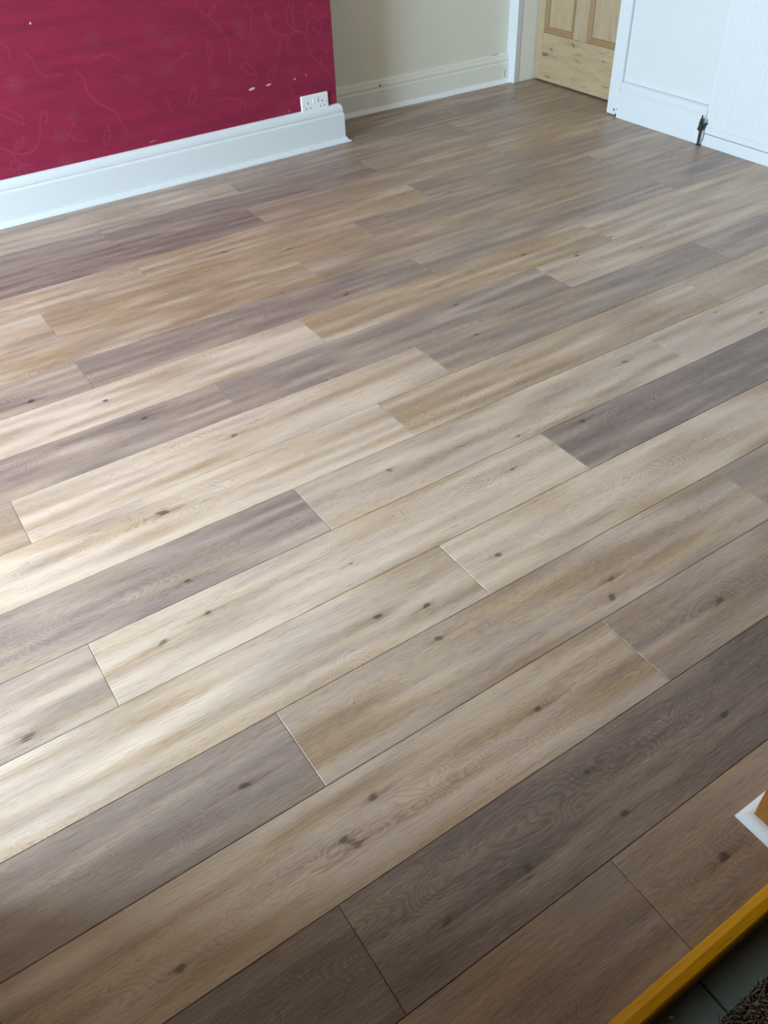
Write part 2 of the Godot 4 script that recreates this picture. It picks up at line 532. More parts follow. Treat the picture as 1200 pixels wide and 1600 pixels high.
func make_materials() -> void:
	mat("white_gloss", Color(0.835, 0.84, 0.845), 0.32, 0.5)
	mat("lifted_white", Color(0.955, 0.96, 0.965), 0.32, 0.5)  # white lifted above the gloss; on the door-post beading it replaces missing daylight
	mat("cream_gloss", Color(0.925, 0.912, 0.868), 0.35, 0.5)
	mat("grubby_cream", Color(0.93, 0.92, 0.88), 0.45, 0.4)
	var cw := mat("cream_emulsion", Color(0.905, 0.885, 0.825), 0.85, 0.3)
	cw.normal_enabled = true
	cw.normal_texture = soft_normal(5, 256, 256, 200, 200, 3.0)
	cw.normal_scale = 0.25
	cw.uv1_triplanar = true
	cw.uv1_world_triplanar = true
	cw.uv1_scale = Vector3.ONE * 2.0
	var ew := mat("white_emulsion", Color(0.82, 0.82, 0.815), 0.8, 0.3)
	ew.normal_enabled = true
	ew.normal_texture = cw.normal_texture
	ew.normal_scale = 0.2
	ew.uv1_triplanar = true
	ew.uv1_world_triplanar = true
	ew.uv1_scale = Vector3.ONE * 1.5
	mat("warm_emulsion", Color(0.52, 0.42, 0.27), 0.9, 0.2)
	mat("cupboard_white", Color(0.835, 0.837, 0.835), 0.45, 0.5)
	mat("ceiling_white", Color(0.80, 0.74, 0.63), 0.9, 0.3)
	mat("dark_gap", Color(0.05, 0.045, 0.04), 0.9, 0.1)
	mat("paint_chip", Color(0.19, 0.17, 0.14), 0.8, 0.2)
	mat("worn_smear", Color(0.865, 0.862, 0.830), 0.6, 0.3)
	mat("black_iron", Color(0.155, 0.165, 0.155), 0.55, 0.5)
	mat("grey_metal", Color(0.60, 0.63, 0.63), 0.5, 0.5)
	mat("white_plastic", Color(0.90, 0.905, 0.905), 0.28, 0.5)
	mat("slot_dark", Color(0.16, 0.15, 0.15), 0.7, 0.3)
	mat("screw_steel", Color(0.55, 0.55, 0.55), 0.35, 0.5).metallic = 0.9
	mat("hall_tile", Color(0.49, 0.575, 0.62), 0.55, 0.4)
	mat("hall_wall", Color(0.62, 0.57, 0.48), 0.9, 0.2)
	mat("mat_backing", Color(0.2, 0.18, 0.16), 0.95, 0.1)
	mat("mat_pile", Color(0.62, 0.60, 0.58), 0.95, 0.1)
	mat("brass", Color(0.72, 0.55, 0.25), 0.35, 0.5).metallic = 1.0
	var g := mat("window_glass", Color(1, 1, 1, 0.04), 0.02, 0.5)
	g.transparency = BaseMaterial3D.TRANSPARENCY_ALPHA
	g.cull_mode = BaseMaterial3D.CULL_DISABLED
	var red := mat("red_wallpaper", Color.WHITE, 0.62, 0.35)
	red.albedo_texture = wallpaper()

const OAK := [Color(0.53, 0.435, 0.35), Color(0.81, 0.712, 0.632), Color(0.90, 0.82, 0.75)]
const GREY_OAK := [Color(0.33, 0.270, 0.245), Color(0.540, 0.464, 0.434), Color(0.67, 0.598, 0.568)]
const GOLD_OAK := [Color(0.43, 0.325, 0.22), Color(0.675, 0.558, 0.442), Color(0.79, 0.685, 0.562)]
const PINE := [Color(0.46, 0.36, 0.24), Color(0.690, 0.585, 0.440), Color(0.74, 0.645, 0.51)]
const PINE_GREY := [Color(0.40, 0.32, 0.24), Color(0.645, 0.565, 0.465), Color(0.72, 0.65, 0.56)]
const ORANGE := [Color(0.36, 0.19, 0.05), Color(0.66, 0.42, 0.15), Color(0.76, 0.53, 0.24)]
const OCHRE := [Color(0.62, 0.43, 0.05), Color(0.88, 0.64, 0.05), Color(0.94, 0.72, 0.10)]

func plank_table() -> Array:
	return [ # row, left end, right end, greyness, detail, centre of the growth rings, knots, golden tone
		[1,-3.140,-1.886,0.60,-1,Vector3.ZERO,[],0.90],
		[1,-1.886,-0.632,0.60,-1,Vector3.ZERO,[],0.90],
		[1,-0.632,0.622,0.60,1,Vector3.ZERO,[],0.90],
		[1,0.622,1.876,0.45,1,Vector3.ZERO,[Vector3(0.152,0.101,1.3)],0.95],
		[1,1.876,3.130,0.45,1,Vector3.ZERO,[],0.95],
		[1,3.130,4.384,0.45,1,Vector3.ZERO,[],0.95],
		[2,-3.547,-2.293,0.97,-1,Vector3.ZERO,[],0.50],
		[2,-2.293,-1.039,0.97,-1,Vector3.ZERO,[],0.50],
		[2,-1.039,0.215,0.97,1,Vector3.ZERO,[],0.50],
		[2,0.215,1.469,0.93,1,Vector3.ZERO,[Vector3(0.280,0.124,1.2),Vector3(0.485,0.144,1.2),Vector3(0.130,0.116,1.0),Vector3(0.784,0.109,1.0),Vector3(0.491,0.052,0.7)],0.50],
		[2,1.469,2.723,0.93,1,Vector3.ZERO,[],0.50],
		[2,2.723,3.977,0.93,1,Vector3.ZERO,[],0.50],
		[3,-2.789,-1.535,0.10,-1,Vector3.ZERO,[],0.35],
		[3,-1.535,-0.281,0.10,-1,Vector3.ZERO,[],0.35],
		[3,-0.281,0.973,0.10,1,Vector3(0.561,0.107,0.269),[Vector3(0.564,0.102,1.4),Vector3(0.572,0.119,1.4),Vector3(0.641,0.062,1.1),Vector3(1.010,0.089,1.0),Vector3(0.247,0.135,1.2)],0.35],
		[3,0.973,2.227,0.50,1,Vector3(0.227,0.096,0.186),[Vector3(0.236,0.102,1.5)],0.50],
		[3,2.227,3.481,0.50,1,Vector3.ZERO,[],0.50],
		[4,-3.458,-2.204,0.72,-1,Vector3.ZERO,[],0.20],
		[4,-2.204,-0.950,0.72,-1,Vector3.ZERO,[],0.20],
		[4,-0.950,0.304,0.72,1,Vector3.ZERO,[Vector3(1.133,0.104,1.1)],0.20],
		[4,0.304,1.558,0.22,1,Vector3(1.180,0.065,0.289),[Vector3(0.372,0.033,1.3),Vector3(0.736,0.154,1.5),Vector3(0.767,0.113,1.2)],0.50],
		[4,1.558,2.812,0.55,1,Vector3.ZERO,[],0.50],
		[4,2.812,4.066,0.55,1,Vector3.ZERO,[],0.50],
		[5,-2.929,-1.675,0.22,-1,Vector3.ZERO,[],0.22],
		[5,-1.675,-0.421,0.22,-1,Vector3.ZERO,[],0.22],
		[5,-0.421,0.833,0.22,1,Vector3(0.915,0.187,0.080),[Vector3(1.017,0.102,1.2),Vector3(1.129,0.133,1.1)],0.22],
		[5,0.833,2.087,0.06,1,Vector3(0.578,0.096,0.190),[Vector3(0.086,0.103,1.3)],0.15],
		[5,2.087,3.341,0.06,1,Vector3.ZERO,[],0.15],
		[5,3.341,4.595,0.06,1,Vector3.ZERO,[],0.15],
		[6,-3.703,-2.449,0.50,-1,Vector3.ZERO,[],0.10],
		[6,-2.449,-1.195,0.50,-1,Vector3.ZERO,[],0.10],
		[6,-1.195,0.059,0.50,1,Vector3.ZERO,[Vector3(1.082,0.153,1.6)],0.10],
		[6,0.059,1.313,0.12,1,Vector3(0.937,0.061,0.152),[Vector3(0.242,0.068,1.0),Vector3(0.137,0.089,1.3),Vector3(1.092,0.074,0.9),Vector3(0.579,0.122,0.7)],0.08],
		[6,1.313,2.567,0.91,1,Vector3(0.279,0.069,0.138),[Vector3(0.127,0.025,1.2)],0.20],
		[6,2.567,3.821,0.91,1,Vector3.ZERO,[],0.20],
		[7,-3.105,-1.851,0.74,-1,Vector3.ZERO,[],0.20],
		[7,-1.851,-0.597,0.74,-1,Vector3.ZERO,[],0.20],
		[7,-0.597,0.657,0.74,1,Vector3(0.745,0.109,0.178),[Vector3(0.908,0.144,1.2)],0.20],
		[7,0.657,1.911,0.20,1,Vector3.ZERO,[Vector3(0.232,0.080,1.1),Vector3(0.600,0.164,0.8),Vector3(1.095,0.066,0.8),Vector3(1.099,0.070,0.7)],0.10],
		[7,1.911,3.165,0.20,1,Vector3.ZERO,[Vector3(0.407,0.117,1.0),Vector3(0.298,0.028,0.7)],0.10],
		[7,3.165,4.419,0.20,1,Vector3.ZERO,[],0.10],
		[8,-2.726,-1.472,0.06,-1,Vector3.ZERO,[],0.08],
		[8,-1.472,-0.218,0.06,-1,Vector3.ZERO,[],0.08],
		[8,-0.218,1.036,0.06,1,Vector3(0.559,0.086,0.148),[Vector3(0.561,0.082,1.4)],0.08],
		[8,1.036,2.290,0.20,1,Vector3(0.144,0.144,0.151),[],0.70],
		[8,2.290,3.543,0.20,1,Vector3.ZERO,[],0.70],
		[9,-3.713,-2.459,0.50,-1,Vector3.ZERO,[],0.60],
		[9,-2.459,-1.205,0.50,-1,Vector3.ZERO,[],0.60],
		[9,-1.205,0.049,0.50,1,Vector3.ZERO,[],0.60],
		[9,0.049,1.303,0.10,1,Vector3(0.479,0.042,0.180),[Vector3(0.584,0.083,1.4)],0.10],
		[9,1.303,2.557,0.72,1,Vector3.ZERO,[Vector3(0.197,0.057,1.2)],0.60],
		[9,2.557,3.811,0.70,1,Vector3.ZERO,[],0.40],
		[10,-3.057,-1.803,0.72,-1,Vector3.ZERO,[],0.30],
		[10,-1.803,-0.549,0.72,-1,Vector3.ZERO,[],0.30],
		[10,-0.549,0.705,0.72,1,Vector3.ZERO,[Vector3(1.015,0.044,1.1)],0.30],
		[10,0.705,1.959,0.74,1,Vector3(0.940,0.184,0.254),[Vector3(0.857,0.049,1.1)],0.20],
		[10,1.959,3.213,0.20,1,Vector3.ZERO,[Vector3(0.181,0.019,1.0),Vector3(0.414,0.111,0.8)],0.20],
		[10,3.213,4.467,0.20,1,Vector3.ZERO,[],0.20],
		[11,-2.668,-1.414,0.12,-1,Vector3.ZERO,[],0.12],
		[11,-1.414,-0.160,0.12,-1,Vector3.ZERO,[],0.12],
		[11,-0.160,1.094,0.12,1,Vector3(1.022,0.015,0.157),[Vector3(0.563,0.084,1.2)],0.12],
		[11,1.094,2.348,0.20,1,Vector3.ZERO,[Vector3(0.911,0.083,1.0),Vector3(0.508,0.094,0.8),Vector3(1.065,0.190,0.8)],0.75],
		[11,2.348,3.602,0.22,1,Vector3.ZERO,[Vector3(0.010,0.168,0.8)],0.30],
		[12,-3.363,-2.109,0.60,-1,Vector3.ZERO,[],0.30],
		[12,-2.109,-0.855,0.60,-1,Vector3.ZERO,[],0.30],
		[12,-0.855,0.399,0.60,1,Vector3.ZERO,[Vector3(1.071,0.143,1.4)],0.30],
		[12,0.399,1.653,0.80,1,Vector3.ZERO,[Vector3(0.912,0.139,1.0)],0.30],
		[12,1.653,2.907,0.66,1,Vector3.ZERO,[],0.40],
		[12,2.907,4.161,0.75,1,Vector3.ZERO,[],0.30],
		[13,-3.707,-2.453,0.22,-1,Vector3.ZERO,[],0.70],
		[13,-2.453,-1.199,0.22,-1,Vector3.ZERO,[],0.70],
		[13,-1.199,0.055,0.22,-1,Vector3.ZERO,[],0.70],
		[13,0.055,1.309,0.22,0,Vector3(0.631,0.185,0.210),[],0.70],
		[13,1.309,2.563,0.40,0,Vector3.ZERO,[],0.80],
		[13,2.563,3.817,0.50,0,Vector3.ZERO,[],0.80],
		[14,-3.359,-2.105,0.20,-1,Vector3.ZERO,[],0.30],
		[14,-2.105,-0.851,0.20,-1,Vector3.ZERO,[],0.30],
		[14,-0.851,0.403,0.20,0,Vector3.ZERO,[],0.30],
		[14,0.403,1.657,0.20,0,Vector3.ZERO,[Vector3(0.940,0.072,1.1),Vector3(0.924,0.074,0.8)],0.95],
		[14,1.657,2.911,0.66,0,Vector3.ZERO,[Vector3(0.684,0.056,0.9),Vector3(0.701,0.162,0.8)],0.70],
		[14,2.911,4.165,0.50,0,Vector3.ZERO,[],0.50],
		[15,-2.958,-1.704,0.20,-1,Vector3.ZERO,[],0.35],
		[15,-1.704,-0.450,0.20,-1,Vector3.ZERO,[],0.35],
		[15,-0.450,0.804,0.20,0,Vector3.ZERO,[],0.35],
		[15,0.804,2.058,0.25,0,Vector3.ZERO,[Vector3(0.306,0.130,1.2),Vector3(1.174,0.092,0.9)],0.95],
		[15,2.058,3.312,0.60,0,Vector3.ZERO,[Vector3(0.090,0.183,0.8)],0.70],
		[15,3.312,4.566,0.62,0,Vector3.ZERO,[],0.60],
		[16,-3.635,-2.381,0.90,-1,Vector3.ZERO,[],0.30],
		[16,-2.381,-1.127,0.90,-1,Vector3.ZERO,[],0.30],
		[16,-1.127,0.127,0.90,-1,Vector3.ZERO,[],0.30],
		[16,0.127,1.381,0.90,0,Vector3.ZERO,[],0.30],
		[16,1.381,2.635,0.45,0,Vector3.ZERO,[],0.85],
		[16,2.635,3.889,0.30,0,Vector3.ZERO,[],0.80],
		[17,-2.960,-1.706,0.82,-1,Vector3.ZERO,[],0.30],
		[17,-1.706,-0.452,0.82,-1,Vector3.ZERO,[],0.30],
		[17,-0.452,0.802,0.82,0,Vector3.ZERO,[],0.30],
		[17,0.802,2.056,0.84,0,Vector3.ZERO,[],0.30],
		[17,2.056,3.310,0.50,0,Vector3.ZERO,[],0.80],
		[17,3.310,4.564,0.60,0,Vector3.ZERO,[],0.60],
		[18,-3.572,-2.318,0.32,-1,Vector3.ZERO,[],0.40],
		[18,-2.318,-1.064,0.32,-1,Vector3.ZERO,[],0.40],
		[18,-1.064,0.190,0.32,-1,Vector3.ZERO,[],0.40],
		[18,0.190,1.444,0.32,0,Vector3.ZERO,[Vector3(0.890,0.165,0.6)],0.40],
		[18,1.444,2.698,0.68,0,Vector3.ZERO,[],0.60],
		[18,2.698,3.952,0.55,0,Vector3.ZERO,[],0.60],
		[19,-3.021,-1.767,0.70,-1,Vector3.ZERO,[],0.60],
		[19,-1.767,-0.513,0.70,-1,Vector3.ZERO,[],0.60],
		[19,-0.513,0.741,0.70,0,Vector3.ZERO,[],0.60],
		[19,0.741,1.995,0.72,0,Vector3.ZERO,[],0.60],
		[19,1.995,3.249,0.85,0,Vector3.ZERO,[],0.50],
		[19,3.249,4.503,0.50,0,Vector3.ZERO,[],0.60],
		[20,-2.945,-1.691,0.40,-1,Vector3.ZERO,[],0.60],
		[20,-1.691,-0.437,0.40,-1,Vector3.ZERO,[],0.60],
		[20,-0.437,0.817,0.40,0,Vector3.ZERO,[],0.60],
		[20,0.817,2.071,0.50,0,Vector3.ZERO,[],0.60],
		[20,2.071,3.325,0.50,0,Vector3.ZERO,[],0.60],
		[20,3.325,4.579,0.50,0,Vector3.ZERO,[],0.60],
	]

func build_floor() -> void:
	var floor_ := obj("floor", box(Vector3(WALL_X - 0.1, -0.10, -4.15), Vector3(3.8, -0.012, -0.16), 0.0), M.dark_gap)
	structure(floor_, "wood-look plank floor of mixed tan and grey-brown boards filling the room")
	var table := plank_table()
	var spare := 0
	for i in table.size():
		var p: Array = table[i]
		var key := "plank_%d" % i
		if p[4] == 1:
			queue_wood(key, [1024, 152, 1.254, W, 100 + i * 13, OAK, GREY_OAK, p[3], p[5], p[6], 1.0, GOLD_OAK, p[7]])
		elif p[4] == 0:
			queue_wood(key, [640, 96, 1.254, W, 100 + i * 13, OAK, GREY_OAK, p[3], p[5], p[6], 1.0, GOLD_OAK, p[7]])
	queue_wood("pine_a", [512, 128, 1.0, 0.25, 31, PINE, PINE_GREY, 0.30, Vector3(0.3, 0.12, 0.5), [Vector3(0.62, 0.08, 1.0)], 0.5])
	queue_wood("pine_b", [512, 128, 1.0, 0.25, 47, PINE, PINE_GREY, 0.75, Vector3(0.8, 0.05, 0.6), [], 0.5])
	queue_wood("pine_rail", [512, 160, 0.75, 0.24, 53, PINE, PINE_GREY, 0.35, Vector3(0.2, 0.1, 0.6), [Vector3(0.165, 0.075, 1.4), Vector3(0.120, 0.108, 1.9), Vector3(0.324, 0.030, 1.6), Vector3(0.383, 0.065, 0.5), Vector3(0.374, 0.100, 0.6), Vector3(0.553, 0.068, 0.8), Vector3(0.604, 0.182, 0.7), Vector3(0.031, 0.238, 0.6), Vector3(0.153, 0.215, 0.7), Vector3(0.443, 0.212, 0.5)], 0.4])
	queue_wood("orange_pine", [256, 256, 0.35, 0.16, 61, ORANGE, ORANGE, 0.3, Vector3(0.1, 0.02, 0.16), [], 1.6])
	queue_wood("ochre_pine", [512, 64, 1.0, 0.1, 67, OCHRE, OCHRE, 0.3, Vector3(0.5, 0.3, 0.6), [], 0.4])
	run_jobs()
	var grain := soft_normal(9, 1024, 128, 100, 128, 2.0)
	var mats := {}
	for i in table.size():
		var p: Array = table[i]
		var key := "plank_%d" % i
		if not images.has(key):
			spare = (spare + 1) % 12     # boards out of sight share the look of others
			key = "plank_%d" % (40 + spare)
			while not images.has(key):
				spare = (spare + 1) % 12
				key = "plank_%d" % (40 + spare)
		if not mats.has(key):
			var m := mat(key, Color.WHITE, 0.38, 0.50)
			m.albedo_texture = picture(key)
			m.normal_enabled = true
			m.normal_texture = grain
			m.normal_scale = 0.12
			mats[key] = m
		var xa: float = p[1]
		var xb: float = p[2]
		var zb: float = Z0 - (p[0] - 1) * W
		var za: float = zb - W
		var lo_x := maxf(xa, WALL_X + 0.01)
		var hi_x := minf(xb, END_X - 0.005 if za > -3.16 else 3.60)
		var lo_z := za
		# boards are cut along the walls
		if p[0] == 20:
			lo_z = maxf(lo_z, -3.975)
		if p[0] >= 20 and hi_x < BREAST_X:
			continue
		var bottom := -0.010
		var g := 0.00035
		var c := 0.0010
		var x0 := lo_x + g
		var x1 := hi_x - g
		var z0: float = lo_z + g
		var z1: float = zb - g
		if p[0] >= 20 and x0 < BREAST_X:
			x0 = BREAST_X - 0.3
		if x1 - x0 < 0.02:
			continue
		var st := st_begin()
		var uv := func(v: Vector3) -> Vector2: return Vector2((v.x - xa) / 1.254, (v.z - za) / W)
		var t := [Vector3(x0 + c, 0, z0 + c), Vector3(x1 - c, 0, z0 + c), Vector3(x1 - c, 0, z1 - c), Vector3(x0 + c, 0, z1 - c)]
		var e := [Vector3(x0, -c, z0), Vector3(x1, -c, z0), Vector3(x1, -c, z1), Vector3(x0, -c, z1)]
		face(st, t, Vector3.UP, t.map(uv))
		for k in 4:
			var l := (k + 1) % 4
			var out: Vector3 = (e[k] + e[l]) / 2.0 - (e[0] + e[2]) / 2.0
			out = Vector3(signf(out.x) if absf(out.z) < 1e-4 or absf(out.x) > absf(out.z) and k % 2 == 1 else 0.0, 0, signf(out.z) if k % 2 == 0 else 0.0)
			var ring := [t[k], t[l], e[l], e[k]]
			face(st, ring, out + Vector3.UP, ring.map(uv))
			var side := [e[k], e[l], e[l] + Vector3(0, bottom, 0), e[k] + Vector3(0, bottom, 0)]
			face(st, side, out, side.map(uv))
		obj("plank", st_end(st), mats[key], floor_)

func build_shell() -> void:
	# left wall with the tall window (outside the frame, the room's daylight comes through it)
	var st := st_begin()
	var xo := WALL_X - 0.18
	add_box(st, Vector3(xo, -0.1, -4.15), Vector3(WALL_X, CEIL, WIN_Z0))
	add_box(st, Vector3(xo, -0.1, WIN_Z1), Vector3(WALL_X, CEIL, 0.02))
	add_box(st, Vector3(-0.50, -0.1, -0.93), Vector3(-0.36, CEIL, -0.10))  # added stub, out of view: blocks window light from the floor by the doorway
	add_box(st, Vector3(xo, -0.1, WIN_Z0), Vector3(WALL_X, WIN_Y0, WIN_Z1))
	add_box(st, Vector3(xo, WIN_Y1, WIN_Z0), Vector3(WALL_X, CEIL, WIN_Z1))
	structure(obj("wall_left", st_end(st), M.warm_emulsion), "cream wall on the left holding the tall window, with an added unseen stub that shades the floor by the doorway")
	var win := thing("window_1", "tall white framed window in the left wall letting in daylight", "window")
	win.set_meta("kind", "structure")
	st = st_begin()
	var fx := WALL_X - 0.12
	for z in [WIN_Z0, WIN_Z1 - 0.06]:
		add_box(st, Vector3(fx, WIN_Y0, z), Vector3(fx + 0.06, WIN_Y1, z + 0.06), 0.004)
	for y in [WIN_Y0, WIN_Y1 - 0.06]:
		add_box(st, Vector3(fx, y, WIN_Z0 + 0.06), Vector3(fx + 0.06, y + 0.06, WIN_Z1 - 0.06), 0.004)
	obj("window_frame", st_end(st), M.white_gloss, win)
	var zm := (WIN_Z0 + WIN_Z1) / 2.0
	obj("mullion", box(Vector3(fx, WIN_Y0 + 0.06, zm - 0.03), Vector3(fx + 0.06, WIN_Y1 - 0.06, zm + 0.03), 0.004), M.white_gloss, win)
	for z in [[WIN_Z0 + 0.06, zm - 0.03], [zm + 0.03, WIN_Z1 - 0.06]]:
		obj("pane", box(Vector3(fx + 0.028, WIN_Y0 + 0.06, z[0]), Vector3(fx + 0.032, WIN_Y1 - 0.06, z[1])), M.window_glass, win)
	obj("window_sill", box(Vector3(WALL_X - 0.06, WIN_Y0 - 0.03, WIN_Z0 - 0.04), Vector3(WALL_X + 0.05, WIN_Y0, WIN_Z1 + 0.04), 0.005), M.white_gloss, win)

	# red chimney breast
	st = st_begin()
	var uvr := func(v: Vector3) -> Vector2: return Vector2(v.x / 2.134, 1.0 - v.y / 1.067)
	var f := [Vector3(WALL_X, 0, RED_Z), Vector3(BREAST_X - 0.004, 0, RED_Z), Vector3(BREAST_X - 0.004, CEIL, RED_Z), Vector3(WALL_X, CEIL, RED_Z)]
	face(st, f, Vector3.BACK, f.map(uvr))
	var k := [Vector3(BREAST_X - 0.004, 0, RED_Z), Vector3(BREAST_X, 0, RED_Z - 0.004), Vector3(BREAST_X, CEIL, RED_Z - 0.004), Vector3(BREAST_X - 0.004, CEIL, RED_Z)]
	face(st, k, Vector3(1, 0, 1), k.map(uvr))
	var uvs := func(v: Vector3) -> Vector2: return Vector2((v.x - v.z + RED_Z) / 2.134, 1.0 - v.y / 1.067)
	var s := [Vector3(BREAST_X, 0, RED_Z - 0.004), Vector3(BREAST_X, 0, -4.15), Vector3(BREAST_X, CEIL, -4.15), Vector3(BREAST_X, CEIL, RED_Z - 0.004)]
	face(st, s, Vector3.RIGHT, s.map(uvs))
	var bk := [Vector3(WALL_X, 0, -4.15), Vector3(BREAST_X, 0, -4.15), Vector3(BREAST_X, CEIL, -4.15), Vector3(WALL_X, CEIL, -4.15)]
	face(st, bk, Vector3.FORWARD, bk.map(uvr))
	structure(obj("wall_chimney", st_end(st), M.red_wallpaper), "crimson papered chimney breast with a faint trailing vine print and torn spots")

	# cream alcove wall
	st = st_begin()
	var a := Vector3(BREAST_X - 0.05, 0, alcove_z(BREAST_X - 0.05))
	var b := Vector3(3.56, 0, alcove_z(3.56))
	var up := Vector3(0, CEIL, 0)
	face(st, [a, b, b + up, a + up], Vector3.BACK)
	var a2 := Vector3(a.x, 0, -4.15)
	var b2 := Vector3(b.x, 0, -4.15)
	face(st, [a2, b2, b2 + up, a2 + up], Vector3.FORWARD)
	face(st, [a, a2, a2 + up, a + up], Vector3.LEFT)
	face(st, [b, b2, b2 + up, b + up], Vector3.RIGHT)
	structure(obj("wall_back", st_end(st), M.cream_emulsion), "plain cream alcove wall between the red chimney breast and the pine door")

	# end wall with the door opening
	st = st_begin()
	add_box(st, Vector3(END_X, -0.1, -3.165), Vector3(3.72, CEIL, 0.02))
	add_box(st, Vector3(END_X, 2.05, -3.875), Vector3(3.72, CEIL, -3.165))
	add_box(st, Vector3(END_X, -0.1, -4.15), Vector3(3.72, CEIL, -3.90))
	add_box(st, Vector3(3.72, -0.1, -4.15), Vector3(3.80, CEIL, 0.02))
	structure(obj("wall_right", st_end(st), M.white_emulsion), "smooth white end wall to the right of the pine door")

	# wall with the doorway the picture is taken from
	st = st_begin()
	add_box(st, Vector3(-2.68, -0.1, -0.245), Vector3(JAMB_L - 0.03, CEIL, -0.10))
	add_box(st, Vector3(0.90, -0.1, -0.245), Vector3(3.80, CEIL, -0.10))
	add_box(st, Vector3(JAMB_L - 0.03, 2.05, -0.245), Vector3(0.90, CEIL, -0.10))
	structure(obj("wall_front", st_end(st), M.warm_emulsion), "cream wall around the doorway beside the pine door frame")
	structure(obj("ceiling", box(Vector3(-2.68, CEIL, -4.15), Vector3(3.80, CEIL + 0.1, 0.02)), M.ceiling_white), "plain white ceiling over the room")

	# hall behind the camera
	st = st_begin()
	add_box(st, Vector3(-0.9, -0.1, 1.3), Vector3(1.8, CEIL, 1.4))
	add_box(st, Vector3(-1.0, -0.1, -0.10), Vector3(-0.9, CEIL, 1.4))
	add_box(st, Vector3(1.8, -0.1, -0.10), Vector3(1.9, CEIL, 1.4))
	add_box(st, Vector3(-1.0, CEIL, -0.10), Vector3(1.9, CEIL + 0.1, 1.4))
	structure(obj("wall_hall", st_end(st), M.hall_wall), "dim walls of the hall behind the threshold")
	var hall := structure(obj("floor_hall", box(Vector3(-1.0, -0.12, -0.16), Vector3(1.9, -0.046, 1.4)), M.dark_gap), "dark slate tiled hall floor beyond the yellow threshold strip")
	for ix in 9:
		for iz in 4:
			var x := -0.93 + ix * 0.305 + 0.02
			var z := -0.158 + iz * 0.36
			obj("tile", box(Vector3(x, -0.05, z), Vector3(x + 0.302, -0.036, z + 0.357), 0.0012), M.hall_tile, hall)

const JAMB_L := -0.22

